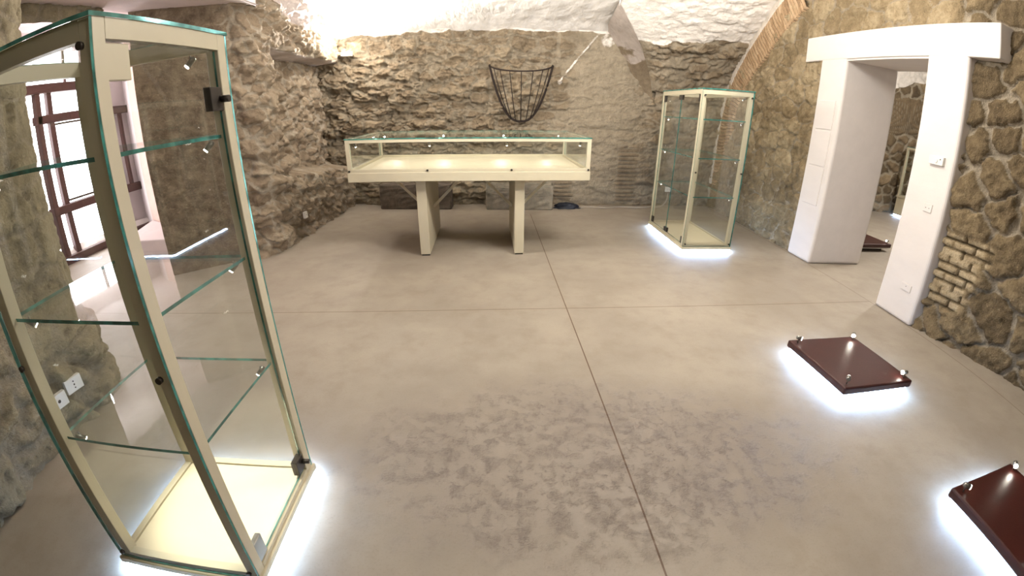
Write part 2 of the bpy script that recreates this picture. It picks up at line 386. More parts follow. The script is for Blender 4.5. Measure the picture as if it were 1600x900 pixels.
# ---- vault above the left bay + the rest of the ceiling
S = Sheet(); u, q, tg = resample(LEFT_CEIL, .03, 4)
for (x0, x1) in ((-3.6, 1.70),):
    xs = np.arange(x0, x1 + .03, .03); U, X = np.meshgrid(u, xs, indexing='ij')
    h = .05 * (fbm(X * 3, U * 2.2, 41, 4) - .5) + .02 * (fbm(X * 14, U * 9, 43, 3) - .5)
    n = np.stack([-tg[:, 1], tg[:, 0]], -1); n = np.where(n[:, 1:] > 0, -n, n)
    S.grid(np.stack([X, q[:, :1] + n[:, :1] * h, q[:, 1:] + n[:, 1:] * h], -1))
# step between the two bays in front of the crossing
yy = np.linspace(6.95, -3.7, 60); lz = np.interp(-yy, [-p[0] for p in LEFT_CEIL], [p[1] for p in LEFT_CEIL]); rz = np.interp(-yy, [-p[0] for p in RIGHT_WALL[2:]], [p[1] for p in RIGHT_WALL[2:]])
S.grid(np.stack([np.stack([np.full(60, 1.52), yy, lz], -1), np.stack([np.full(60, 1.52), yy, rz], -1)], 1))
S.build('ceiling', M['vault'])

# ---- the groin face between the bays, its plaster greyed as painted shade
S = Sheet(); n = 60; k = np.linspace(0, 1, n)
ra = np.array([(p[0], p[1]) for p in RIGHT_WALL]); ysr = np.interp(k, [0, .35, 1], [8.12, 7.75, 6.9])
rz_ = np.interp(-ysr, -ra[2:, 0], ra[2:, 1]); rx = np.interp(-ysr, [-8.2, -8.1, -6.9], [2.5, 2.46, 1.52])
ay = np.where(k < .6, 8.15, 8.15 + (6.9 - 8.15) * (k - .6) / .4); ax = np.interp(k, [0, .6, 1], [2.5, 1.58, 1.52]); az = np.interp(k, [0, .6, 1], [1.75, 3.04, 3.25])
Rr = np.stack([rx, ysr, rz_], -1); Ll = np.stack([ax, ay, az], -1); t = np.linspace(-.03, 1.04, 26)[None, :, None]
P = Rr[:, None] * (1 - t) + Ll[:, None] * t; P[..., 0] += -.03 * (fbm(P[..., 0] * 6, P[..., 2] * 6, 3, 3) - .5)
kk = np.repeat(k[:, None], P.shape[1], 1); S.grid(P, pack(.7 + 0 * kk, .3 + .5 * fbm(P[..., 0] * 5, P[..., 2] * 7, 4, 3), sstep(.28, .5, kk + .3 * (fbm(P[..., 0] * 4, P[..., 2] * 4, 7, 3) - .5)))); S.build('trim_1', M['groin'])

# ---- right wall
def right_fn(U, Z, X, Y):
    m1, i1, du1, dv1, f1 = stones(Y, Z, .37, .28, 5, .09, .02, .17, .8)
    m2, i2, du2, dv2, f2 = stones(Y, Z, .36, .25, 15, .06, .015, .15, .65)
    near = sstep(3.6, 3.1, Y)
    low = sstep(1.25, .75, Z + .4 * (fbm(Y * 1.7, Z * 1.7, 64, 2) - .5))
    a = np.maximum(near, .5 * low)
    fb = fbm(Y * 9, Z * 9, 61, 4) - .5
    gr = fbm(Y * 26, Z * 26, 66, 4) - .5
    h1 = m1 * (.03 + .04 * i1) + m1 * .022 * (1 - f1) + m1 * (.06 * fb + .05 * gr)
    l2 = fbm(Y * 3 + fbm(Y * 4, Z * 4, 19, 2), Z * 5, 37, 5) * 8; fl_ = np.floor(l2); fr_ = l2 - fl_
    h2 = m2 * (.014 + .028 * i2) + .022 * fb + .024 * gr + .009 * (fl_ + sstep(0, .2, fr_) - 4) + .02 * sstep(.55, .62, fbm(Y * 7, Z * 10, 68, 3))
    h = h1 * a + h2 * (1 - a) + .012 * (fbm(Y * 30, Z * 30, 71, 3) - .5)
    k2 = .7 + .25 * low; mask = m1 * a + (1 - k2 + k2 * m2) * (1 - a); tone = np.clip(i1 * .5 * a + (.62 + .4 * i2 + .08 * (1 - m2)) * (1 - a), 0, 1)
    # brick patch beside the door
    w = sstep(2.72, 2.82, Y + .22 * (Z - .5) + .1 * (vnoise(Y * 0, np.floor(Z / .075), 2) - .5)) * sstep(3.6, 3.3, Y) * sstep(.26, .32, Z) * sstep(1.0, .92, Z)
    row = np.floor(Z / .075); rz = np.abs(np.mod(Z / .075, 1) - .5) * 2; ry = np.abs(np.mod(Y / .21 + .5 * np.mod(row, 2), 1) - .5) * 2
    br = sstep(.95, .72, rz) * sstep(.98, .86, ry); bid = hsh(row, np.floor(Y / .21 + .5 * np.mod(row, 2)), 3)
    h = h * (1 - w) + w * (.045 * br + .006 * fb); mask = mask * (1 - w) + w; tone = tone * (1 - w) + w * br * (1. + .3 * bid)
    return h, mask, tone, 0 * Y
S = Sheet()
RW = [(3.83, 8.35), (3.83, 3.7), (3.87, 3.15), (4.15, 1.93), (4.54, .4), (5.3, -3.7)]
plan_sheet(S, RW, 0, 4.2, .02, right_fn, side=-1, rnd=8, keep=lambda Y, Z: ~((Y > 3.22) & (Y < 5.30) & (Z < 2.5)))
# back face of the wall, seen only from the room beyond
S.grid(np.array([[(4.52, 4.9, 0), (4.52, 4.9, 3.4)], [(4.52, 8.6, 0), (4.52, 8.6, 3.4)]], float))
S.build('wall_right', M['stone_right'])

# ---- brick arch rib where the vault meets the right wall
S = Sheet(); ra = np.array(RIGHT_WALL); k0 = ra[:, 1] > .35
pts = [(8.2, .45)] + [tuple(p) for p in ra if .45 < p[1] and p[0] > 5.2]
u, q, tg = resample(pts, .008, 60); nr = np.stack([-tg[:, 1], tg[:, 0]], -1)
wv = np.linspace(0, .54, 44); Uu, Wv = np.meshgrid(u, wv, indexing='ij')
wid = .26 + .28 * sstep(.0, 1.2, u); Wv = Wv * (wid / .54)[:, None]
br = np.abs(np.mod((Uu + .03 * np.sin(Wv * 9)) / .062, 1) - .5) * 2; brm = sstep(.96, .7, br)
bid = hsh(np.floor(Uu / .062), np.floor(Wv / .24 + .5 * np.mod(np.floor(Uu / .062), 2)), 9)
pl = sstep(.125, .105, Wv)
hh = .012 + .022 * brm * (1 - pl) + .03 * pl + .01 * (fbm(Uu * 25, Wv * 25, 8, 3) - .5)
P = np.stack([3.80 - hh, q[:, :1] + nr[:, :1] * Wv, q[:, 1:] + nr[:, 1:] * Wv], -1)
P[:, -1, 0] += .08
S.grid(P, pack(brm, bid, pl)); S.build('trim_2', M['brick'])

# ---- left wall: near pier (with its splayed return), far pier, niche and low wall
def pier1_fn(U, Z, X, Y):
    m1, i1, du, dv, f1 = stones(U, Z, .52, .25, 91, .035, .02, .16, .5)
    m2, i2, du2, dv2, f2 = stones(U, Z, .38, .24, 95, .1, .05, .35)
    low = sstep(.75, .35, Z + .25 * (fbm(U * 2, Z * 2, 4, 2) - .5))
    fb = fbm(U * 8, Z * 8, 81, 4) - .5
    h = (1 - low) * (m1 * (.008 + .016 * i1) + .022 * fb) + low * (m2 * (.03 + .07 * i2) + .06 * fb) + .02 * (fbm(U * 25, Z * 25, 85, 3) - .5)
    pit = sstep(.66, .74, fbm(U * 11, Z * 16, 87, 3)); h = h - .02 * pit
    return h, (m1 * (1 - low) + m2 * low) * .9, np.clip(.3 + .5 * i1 * (1 - low) + .3 * i2 * low - .5 * pit, 0, 1), 0 * U, -.02 * Z, -.03 * Z * sstep(1.0, 1.9, Y)
def pier2_fn(U, Z, X, Y):
    m, idn, du, dv, f1 = stones(U, Z, .26, .16, 23, .1, .03, .26)
    ledge = fbm(U * 4, Z * 6, 25, 4)
    corner = sstep(.75, 1.1, U)          # the splayed face is smoother than the outer corner
    l2 = fbm(U * 4 + fbm(U * 4, Z * 4, 19, 2), Z * 7, 37, 5) * 9; fl_ = np.floor(l2); fr_ = l2 - fl_
    h = m * (.016 + .03 * idn - .02 * dv) * (.2 + .9 * corner) + (.010 + .035 * corner) * sstep(.42, .6, ledge) + (.03 + .03 * corner) * (fbm(U * 15, Z * 15, 27, 5) - .5) + (.005 + .014 * corner) * (fl_ + sstep(0, .2, fr_) - 4.5)
    # niche in the far part
    zl = .93 - .09 * (Y - 5.7) + .05 * (fbm(Y * 4, Y * 0, 5, 2) - .5)
    zt = 2.50 + .04 * (fbm(Y * 5, Y * 0, 6, 3) - .5)
    y0 = 5.66 + .07 * (fbm(Z * 4, Z * 0, 8, 2) - .5)
    r = sstep(-.03, .06, Z - zl) * sstep(.015, -.015, Z - zt) * sstep(-.03, .05, Y - y0)
    sof = sstep(-.035, -.01, Z - zt) * sstep(.03, .01, Z - zt) * sstep(0, .05, Y - y0)
    base = .06 * sstep(.25, 0, Z) * sstep(.5, 1.4, U)
    top = sstep(2.75, 3.1, Z + .15 * (fbm(U * 3, Z * 3, 4, 2) - .5)) * sstep(5.5, 6.2, Y)
    return h * (1 - .8 * sof) - base * .4, np.clip(m + .9 * (1 - corner), 0, 1), np.clip(.2 + .5 * idn + .35 * ledge, 0, 1) * (.08 + .92 * corner), np.maximum(sof, top), -.42 * r
S = Sheet()
plan_sheet(S, [(-2.62, -3.7), (-2.66, .8), (-2.74, 1.6), (-2.82, 2.07), (-3.0, 2.3), (-4.0, 2.75)], 0, 3.9, .02, pier1_fn, side=-1, rnd=6)
S.build('wall_left', M['stone_left'])
S = Sheet()
plan_sheet(S, [(-3.98, 4.36), (-3.86, 4.46), (-3.14, 5.08), (-3.02, 5.17), (-3.02, 5.35), (-3.06, 8.3)], 0, 3.6, .018, pier2_fn, side=-1, rnd=6)
S.build('wall_left_far', M['stone_pier'])

# ---- passage to the window: soffit, inner lintel, plaster walls, step
S = Sheet()
S.grid(np.array([[(-2.9, 2.0, 2.96), (-2.9, 5.3, 2.96)], [(-4.02, 2.0, 2.93), (-4.02, 4.6, 2.93)]], float))
S.grid(np.array([[(-4.0, 2.3, 2.95), (-4.0, 4.6, 2.95)], [(-6.5, 2.0, 3.3), (-6.5, 7.4, 3.3)]], float))
S.grid(np.array([[(-2.72, 1.9, 2.95), (-2.72, 1.9, 4.0)], [(-2.95, 5.3, 2.95), (-2.95, 5.3, 4.0)]], float))
S.build('ceiling_passage', M['mauve'], smooth=False)
def lint_fn(U, Z, X, Y):
    m, i, du, dv, f = stones(U, Z, .25, .13, 33, .05, .05, .3)
    return m * .04 + .04 * fbm(U * 10, Z * 10, 3), m, i * .4, 0 * U
S = Sheet(); plan_sheet(S, [(-3.98, 2.5), (-3.98, 3.95)], 2.76, 2.97, .02, lint_fn, side=-1, rnd=0); S.build('wall_passage_lintel', M['stone_left'])
S = Sheet()
S.grid(np.array([[(x_, y_, 0), (x_, y_, 3.3)] for x_, y_ in ((-3.93, 4.44), (-5.08, 5.80), (-5.85, 6.25))], float)); S.build('wall_passage', M['pink'], smooth=False)
S = Sheet()
S.grid(np.array([[(-5.85, 6.25, 0), (-5.85, 6.25, 3.3)], [(-6.55, 6.86, 0), (-6.55, 6.86, 3.3)]], float))
S.grid(np.array([[(-6.5, 6.95, 0), (-6.5, 6.95, 3.4)], [(-6.5, 2.4, 0), (-6.5, 2.4, 3.4)]], float))
S.grid(np.array([[(-6.5, 2.4, 0), (-6.5, 2.4, 3.4)], [(-3.95, 2.72, 0), (-3.95, 2.72, 3.4)]], float))
S.build('wall_window_side', M['mauve'], smooth=False)
b = B(); b.bm.verts.ensure_lookup_table()
v = [b.bm.verts.new(p) for z in (0, .25) for p in ((-4.47, 5.06, z), (-5.3, 4.97, z), (-5.8, 6.2, z), (-5.1, 5.78, z))]
for f in ((0, 1, 2, 3), (4, 7, 6, 5), (0, 4, 5, 1), (1, 5, 6, 2), (2, 6, 7, 3), (3, 7, 4, 0)): b.bm.faces.new([v[i] for i in f])
struct(b.bevel(.015).build('trim_3', M['mauve']))

# ---- window_1: dark timber screen in front of daylit panes
w1 = bpy.data.objects.new('window_1', None); C.objects.link(w1); struct(w1)
B().box(-6.44, -6.42, 4.80, 5.82, .18, .76).box(-6.44, -6.42, 4.80, 5.82, .80, 3.0).build('window_pane', M['window'], w1)
B().box(-6.40, -6.26, 4.50, 5.66, 2.40, 2.53).bevel(.01).build('head_beam', M['wood'], w1)
B().box(-6.40, -6.28, 4.78, 6.72, 1.98, 2.10).bevel(.01).build('transom_beam', M['wood'], w1)
B().box(-6.40, -6.26, 4.78, 6.72, .70, .82).bevel(.01).build('lower_rail', M['wood'], w1)
B().box(-6.40, -6.24, 4.55, 6.75, .0, .11).bevel(.01).build('threshold', M['wood'], w1)
B().box(-6.38, -6.28, 4.80, 4.89, .1, 2.42).bevel(.008).build('post', M['wood'], w1)
B().box(-6.38, -6.30, 5.03, 5.12, .1, 2.42).bevel(.008).build('post', M['wood'], w1)
B().box(-6.36, -6.30, 6.45, 6.50, .82, 2.0).bevel(.006).build('post', M['wood'], w1)
f = B(); f.box(-6.40, -6.36, 5.70, 5.73, .84, 1.96).box(-6.40, -6.36, 5.15, 5.17, .84, 1.96).box(-6.40, -6.36, 5.15, 5.73, 1.94, 1.97).box(-6.40, -6.36, 5.15, 5.73, .84, .87); f.build('casement', M['steel_dark'], w1)
f = B(); f.box(-6.41, -6.38, 5.46, 5.50, 2.53, 3.0); f.build('mullion', M['wood'], w1)
S = Sheet(); yy = np.linspace(4.6, 6.7, 120); zz = np.linspace(0, 1, 12); Y, Z = np.meshgrid(yy, zz, indexing='ij')
S.grid(np.stack([-6.41 + .12 * (1 - Z) + .02 * fbm(Y * 14, Z * 3, 2), Y, .06 + Z * (.13 + .05 * (fbm(Y * 9, Y * 0, 4) - .5))], -1)); S.build('sill_rubble', M['white_paint'], kind=None, parent=w1)

# ---- floor
S = Sheet(); S.grid(np.array([[(-8, -4, 0), (-8, 10.5, 0)], [(12, -4, 0), (12, 10.5, 0)]], float)); S.build('floor', M['floor'], smooth=False)

# ---- wall behind the camera
def plain_fn(U, Z, X, Y):
    m, i, du, dv, f = stones(U, Z, .4, .26, 55, .08, .05, .3)
    return m * .05, m, i, sstep(2.6, 2.8, Z)
S = Sheet(); plan_sheet(S, [(-2.7, -3.65), (5.4, -3.65)], 0, 4.2, .06, plain_fn, side=1, rnd=0); S.build('wall_front', M['stone_left'])

# ---- door_1: white painted stone surround with deep reveals
d1 = bpy.data.objects.new('door_1', None); C.objects.link(d1); struct(d1)
b = B(); b.box(3.742, 4.54, 4.88, 5.37, 0, 2.62).bevel(.035, 3); b.build('jamb', M['white_paint'], d1)
b = B(); b.box(3.742, 4.54, 3.15, 3.66, 0, 2.62).bevel(.03, 3); b.build('jamb', M['white_paint'], d1)
b = B(); b.box(3.738, 4.0, 2.80, 5.70, 2.455, 2.755).bevel(.012, 2); b.build('lintel', M['white_paint'], d1)
b = B(); b.box(3.76, 4.54, 3.5, 5.0, 2.435, 2.6); b.build('soffit', M['white_paint'], d1)
b = B()
for z0, z1 in ((.72, 1.18), (1.2, 1.62), (1.64, 1.98)): b.box(3.732, 3.75, 4.97, 5.28, z0, z1)
b.bevel(.004, 1).build('jamb_panel', M['white_paint'], d1)

# ---- room beyond the door
def far_fn(U, Z, X, Y):
    m, i, du, dv, f = stones(U, Z, .3, .21, 73, .07, .06, .32)
    fb = fbm(U * 9, Z * 9, 6, 4) - .5
    cx, cz = U - 3.9, Z - .75; rr = np.hypot(cx, cz); ang = np.arctan2(cz, cx)      # relieving arch of thin radial bricks
    w = sstep(.95, 1.0, rr) * sstep(1.75, 1.68, rr) * sstep(.05, .15, ang)
    br = np.abs(np.mod(ang * 22, 1) - .5) * 2; bm_ = sstep(.95, .6, br)
    h = (m * (.03 + .05 * i) + .05 * fb) * (1 - w) + w * (.05 * bm_)
    pl = sstep(2.6, 2.75, Z + .9 * (fbm(U * 1.2, Z * 1.2, 9, 2) - .5) + .25 * (fbm(U * 3, Z * 3, 8, 2) - .5))
    return h, m * (1 - w) + w * bm_, i * (1 - w) + w * .5, pl
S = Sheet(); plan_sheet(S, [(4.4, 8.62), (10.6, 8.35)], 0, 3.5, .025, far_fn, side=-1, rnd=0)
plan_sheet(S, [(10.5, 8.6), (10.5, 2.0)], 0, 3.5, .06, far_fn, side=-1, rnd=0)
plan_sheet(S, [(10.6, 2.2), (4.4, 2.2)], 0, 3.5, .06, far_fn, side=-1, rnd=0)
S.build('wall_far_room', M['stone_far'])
S = Sheet(); S.grid(np.array([[(4.3, 2, 3.45), (4.3, 8.8, 3.45)], [(10.7, 2, 3.45), (10.7, 8.8, 3.45)]], float)); S.build('ceiling_far_room', M['vault'])

# ================================================================== THINGS
CR, CP, ST, SD, GL = M['cream'], M['cream_panel'], M['steel'], M['steel_dark'], [M['glass'], M['glass_edge']]
def minispot(parent, p, d, lit='spot_soft', r=.011, L=.04, name='spotlight'):
    """little swivel spotlight: stem and head, with the lens as sub-part; d = beam direction"""
    p = Vector(p); d = Vector(d).normalized(); c = p + Vector((0, 0, -.022))
    b = B(); b.tube([p, c], .0035, 6); b.tube([c - d * L * .45, c - d * L * .3, c + d * L * .45], [r * .6, r, r], 10)
    o = b.build(name, ST, parent)
    l = B(); l.tube([c + d * L * .46, c + d * (L * .46 + .004)], r * .86, 10); l.build('lens', M[lit], o)
    return o
def bolt(parent, p, d, r=.011):
    p = Vector(p); d = Vector(d)
    B().tube([p, p + d * .012], r, 10).build('bolt', SD, parent)

def cabinet(name, label, loc, rz, sx, sy, door, zs, H=2.0, leaves=1):
    """tall glass showcase; local origin is the near corner, x to the right corner, y to the left corner.
    door: 'y' = door on the face y=0, 'x' = on the face x=0"""
    t = thing(name, label, 'display cabinet', loc, rz, 'tall glass display cabinets')
    p, g, zb = .048, .010, .083
    x0 = y0 = 0.
    # plinth with LED strip under its rim
    b = B(); b.box(-.012, sx + .012, -.012, sy + .012, .036, zb - .012); b.bevel(.004, 1); b.build('base', CR, t)
    b = B(); b.box(.06, sx - .06, .06, sy - .06, 0, .036); b.build('foot', M['cream_dark'], t)
    b = B(); e = -.002; zs0 = .014
    b.box(e, sx - e, e, e + .03, zs0, .0345); b.box(e, sx - e, sy - e - .03, sy - e, zs0, .0345)
    b.box(e, e + .03, e + .03, sy - e - .03, zs0, .0345); b.box(sx - e - .03, sx - e, e + .03, sy - e - .03, zs0, .0345); b.build('led_strip', M['led'], t)
    fx0 = 0 if door == 'x' else g; fy0 = 0 if door == 'y' else g; fx1 = sx - g; fy1 = sy - g
    # rails of the frame
    for nm, z0, z1 in (('bottom_rail', zb - .012, zb + .014), ('top_rail', H - .066, H - .012)):
        b = B(); b.box(fx0 + p, fx1 - p, fy0, fy0 + p * .7, z0, z1); b.box(fx0 + p, fx1 - p, fy1 - p * .7, fy1, z0, z1)
        b.box(fx0, fx0 + p * .7, fy0 + p, fy1 - p, z0, z1); b.box(fx1 - p * .7, fx1, fy0 + p, fy1 - p, z0, z1); b.build(nm, CR, t)
    b = B(); b.box(fx0 + p * .7 + .004, fx1 - p * .7 - .004, fy0 + p * .7 + .004, fy1 - p * .7 - .004, zb - .011, zb + .006); b.build('deck', CP, t)
    for (x, y) in ((fx0, fy0), (fx1 - p, fy0), (fx0, fy1 - p), (fx1 - p, fy1 - p)):
        b = B(); b.box(x, x + p, y, y + p, zb - .012, H - .012); b.bevel(.002, 1); b.build('post', CR, t)
    # glass: three fixed panes outside the frame, the door between the posts, the top
    zl, zh = zb - .008, H - .0125
    if door == 'y':
        B().pane(0, g, 0, sy, zl, zh).build('glass_pane', GL, t); B().pane(sx - g, sx, 0, sy, zl, zh).build('glass_pane', GL, t); B().pane(g, sx - g, sy - g, sy, zl, zh).build('glass_pane', GL, t)
    else:
        B().pane(0, sx, 0, g, zl, zh).build('glass_pane', GL, t); B().pane(0, sx, sy - g, sy, zl, zh).build('glass_pane', GL, t); B().pane(sx - g, sx, g, sy - g, zl, zh).build('glass_pane', GL, t)
    B().pane(-.004, sx + .004, -.004, sy + .004, H - .012, H).build('top_glass', GL, t)
    dz0, dz1 = zb + .018, H - .07
    if door == 'y':
        d = B().pane(p + .003, sx - g - p - .003, .012, .020, dz0, dz1).build('door', GL, t)
        B().box(p + .010, p + .10, .004, .028, dz1 - .10, dz1 - .006).bevel(.002, 1).build('hinge', CR, d)
        h = B().box(p + .004, p + .075, .004, .028, dz0, dz0 + .105).bevel(.002, 1).build('hinge', ST, d); h['label'] = 'grey steel hinge plate'
        for zz in (dz1 - .16, dz0 + .06):
            l = B().box(sx - g - p - .07, sx - g - p - .003, .002, .032, zz - .04, zz + .04).bevel(.002, 1); l.tube([(sx - g - p - .012, .004, zz), (sx - g - p - .012, -.03, zz)], .012, 12); l.build('lock', SD, d)
    else:
        yb = [(p + .003, sy - g - p - .003)] if leaves == 1 else [(p + .003, sy / 2 - .004), (sy / 2 + .004, sy - g - p - .003)]
        for i, (ya, yc) in enumerate(yb):
            d = B().pane(.012, .020, ya, yc, dz0, dz1).build('door', GL, t)
            yh = ya if i == 0 else yc - .06
            for za in (dz0, dz1 - .085): B().box(.004, .028, yh, yh + .06, za, za + .085).bevel(.002, 1).build('hinge', SD, d)
            yk = yc - .05 if i == 0 else ya
            for za in (dz0, dz1 - .06): B().box(.002, .032, yk, yk + .05, za, za + .06).bevel(.002, 1).build('lock', SD, d)
    # shelves and their pins and spotlights
    i = .031
    for z in zs:
        s = B().pane(i, sx - i, i, sy - i, z - .006, z + .006).build('shelf', GL, t)
        for (x, y) in ((i + .012, i + .012), (sx - i - .012, i + .012), (i + .012, sy - i - .012), (sx - i - .012, sy - i - .012)): B().tube([(x, y, z - .026), (x, y, z - .0065)], .008, 8).build('shelf_pin', SD, s)
    c = (sx / 2, sy / 2, zb)
    for z in list(zs) + [H - .066]:
        for (x, y) in (((sx - p - .02, p + .03), (p + .03, sy - p - .02)) if z < H - .1 else ((sx - p - .03, p + .05),)):
            minispot(t, (x, y, z - .008), Vector((c[0] - x, c[1] - y, -.35)), 'spot_soft', .010, .045)
    zm = 1.02
    if door == 'y':
        for y in (.03, sy - .03):
            for z in (.11, zm, H - .08): bolt(t, (0, y, z), (-1, 0, 0))
    else:
        for x in (.03, sx - .03):
            for z in (.11, zm, H - .08): bolt(t, (x, 0, z), (0, -1, 0))
    return t
ZS = (1.643, 1.185, .710)
cab1 = cabinet('display_cabinet', 'tall narrow glass showcase with cream frame standing close at the left', (-.9795, .9293, 0), 1.6072, .6411, .685, 'y', ZS)
cab2 = cabinet('display_cabinet', 'tall double-door glass showcase near the back right corner beside white doorway', (2.1961, 5.2637, 0), .0323, .6613, 1.3254, 'x', ZS, leaves=2)
light('SPOT', 'cabinet_beam', (.38, .27, 1.9), 420, parent=cab1, spot_size=.56, spot_blend=.7, shadow_soft_size=.05)
light('SPOT', 'cabinet_beam', (.33, .66, 1.9), 45, parent=cab2, spot_size=.62, spot_blend=.7, shadow_soft_size=.05)

# ---- display table
TX, TY, TR, TW, TD = -1.8582, 4.8837, .0597, 2.7521, 1.6401
tb = thing('display_table', 'long cream display table with glass hood on two slab legs', 'display table', (TX, TY, 0), TR)
b = B(); b.box(-.006, TW + .006, -.006, TD + .006, .93, 1.034); b.bevel(.004, 1); b.build('table_body', CR, tb)
B().box(.05, TW - .05, .05, TD - .05, 1.03, 1.042).build('tray_panel', CP, tb)
b = B(); r = .036
b.box(0, TW, 0, r, 1.034, 1.07); b.box(0, TW, TD - r, TD, 1.034, 1.07); b.box(0, r, r, TD - r, 1.034, 1.07); b.box(TW - r, TW, r, TD - r, 1.034, 1.07); b.bevel(.002, 1); b.build('bottom_rail', CR, tb)
z2 = 1.4076
b = B(); b.box(0, TW, 0, r, z2 - .048, z2 - .012); b.box(0, TW, TD - r, TD, z2 - .048, z2 - .012); b.box(0, r, r, TD - r, z2 - .048, z2 - .012); b.box(TW - r, TW, r, TD - r, z2 - .048, z2 - .012); b.bevel(.002, 1); b.build('top_rail', CR, tb)
for (x, y) in ((0, 0), (TW - .045, 0), (0, TD - .045), (TW - .045, TD - .045)):
    B().box(x, x + .045, y, y + .045, 1.07, z2 - .048).bevel(.002, 1).build('post', CR, tb)
B().pane(-.004, TW + .004, -.004, TD + .004, z2 - .012, z2).build('top_glass', GL, tb)
B().pane(.046, TW - .046, .014, .022, 1.07, z2 - .048).build('glass_pane', GL, tb); B().pane(.046, TW - .046, TD - .022, TD - .014, 1.07, z2 - .048).build('glass_pane', GL, tb)
B().pane(.014, .022, .046, TD - .046, 1.07, z2 - .048).build('glass_pane', GL, tb); B().pane(TW - .022, TW - .014, .046, TD - .046, 1.07, z2 - .048).build('glass_pane', GL, tb)
for lx in (.7368, 1.8971):
    l = B().box(lx, lx + .116, .12, 1.437, .018, .93).bevel(.003, 1).build('leg', CR, tb)
    B().box(lx + .01, lx + .106, .135, 1.42, 0, .018).build('foot', M['black'], l)
    for s, xx in ((-1, lx), (1, lx + .116)):
        B().bar((xx, .75, .48), (xx + s * .45, .75, .93), .026, .034).build('brace', CR, tb)
for x in (.02, .9, 1.85, TW - .02): bolt(tb, (x, 0, 1.052), (0, -1, 0), .012)
for x in (.10, .93, 1.80, TW - .12):
    minispot(tb, (x, .05, z2 - .048), (0, .7, -.7), 'spot', .013, .05)
for x, k in ((.10, 'spot'), (.95, 'spot'), (1.82, 'spot'), (TW - .13, 'spot_soft')):
    minispot(tb, (x, TD - .05, z2 - .035), (0, -.8, -.6), k, .016, .05)
for x in (.28, .95, 1.78, TW - .30):
    light('SPOT', 'table_beam', (x, .10, z2 - .07), 4.6, parent=tb, aim=(x, .92, 1.04), spot_size=.62, spot_blend=.9, shadow_soft_size=.02)
    light('SPOT', 'table_beam', (x, TD - .10, z2 - .07), 4.6, parent=tb, aim=(x, TD - .75, 1.04), spot_size=.7, spot_blend=.9, shadow_soft_size=.02)

# ---- low maroon plinths with light underneath
PW, PL, PZ = .6254, .6565, .12
def plinth(label, loc, rz, lamps, led=True):
    t = thing('floor_plinth', label, 'plinth', loc, rz, 'low maroon plinths on the floor')
    b = B(); b.box(0, PW, 0, PL, PZ - .058, PZ); b.bevel(.012, 2); b.build('top_board', M['maroon'], t)
    B().box(.09, PW - .09, .09, PL - .09, 0, PZ - .058).build('foot', M['cream_dark'], t)
    b = B(); e = .02; z0, z1 = PZ - .072, PZ - .060
    b.box(e, PW - e, e, e + .025, z0, z1); b.box(e, PW - e, PL - e - .025, PL - e, z0, z1); b.box(e, e + .025, e + .025, PL - e - .025, z0, z1); b.box(PW - e - .025, PW - e, e + .025, PL - e - .025, z0, z1); b.build('led_strip', M['led_plinth'] if led else M['white_trim'], t)
    for k, (x, y, dx, dy) in enumerate(((.05, .05, 1, 1), (PW - .05, .05, -1, .15), (PW - .05, PL - .05, -1, -1), (.05, PL - .05, 1, -1))):
        d = Vector((dx, dy, -.12)).normalized(); hot = k in lamps
        s = B(); s.tube([(x, y, PZ), (x, y, PZ + .036)], .004, 8); c = Vector((x, y, PZ + .042)); s.tube([c - d * .02, c - d * .012, c + d * .02], [.009, .016, .016], 12)
        o = s.build('spotlight', ST, t)
        B().tube([c + d * .0205, c + d * .026], .0145, 12).build('lens', M['spot' if hot else 'spot_soft'], o)
    return t
plinth('low maroon plinth with two bright lit lamps, lying wholly in view before the doorway', (2.165, 2.1051, 0), .0563, (1, 2))
plinth('low maroon plinth cut off by the bottom right corner of the photo', (2.2775, .5304, 0), .0702, (2,))
plinth('low maroon plinth in the room beyond the white doorway', (4.98, 5.44, 0), .06, (), False)

# ---- showcase in the far room
t = thing('display_case', 'small glass display case on pale plinth seen through the doorway', 'display case', (8.2, 7.5, 0), .03)
B().box(0, .9, 0, .7, 0.03, .40).bevel(.004, 1).build('base', CR, t)
B().box(-.01, .91, -.01, .71, .40, .44).bevel(.003, 1).build('tray', CR, t)
for (x, y) in ((0, 0), (.855, 0), (0, .655), (.855, .655)): B().box(x, x + .045, y, y + .045, .44, 1.42).build('post', CR, t)
b = B(); b.box(0, .9, 0, .04, 1.42, 1.46).box(0, .9, .66, .7, 1.42, 1.46).box(0, .04, .04, .66, 1.42, 1.46).box(.86, .9, .04, .66, 1.42, 1.46); b.build('top_rail', CR, t)
B().pane(.046, .854, .012, .02, .44, 1.42).build('glass_pane', GL, t); B().pane(.012, .02, .046, .654, .44, 1.42).build('glass_pane', GL, t); B().pane(0, .9, 0, .7, 1.46, 1.47).build('top_glass', GL, t)
B().box(.01, .89, .01, .04, .015, .029).box(.01, .04, .04, .69, .015, .029).build('led_strip', M['led'], t)
B().box(.1, .8, .1, .6, 0, .03).build('foot', M['cream_dark'], t)
for z in (1.36, .96): minispot(t, (.06, .06, z), (.7, .5, -.5), 'spot_soft', .014, .05)

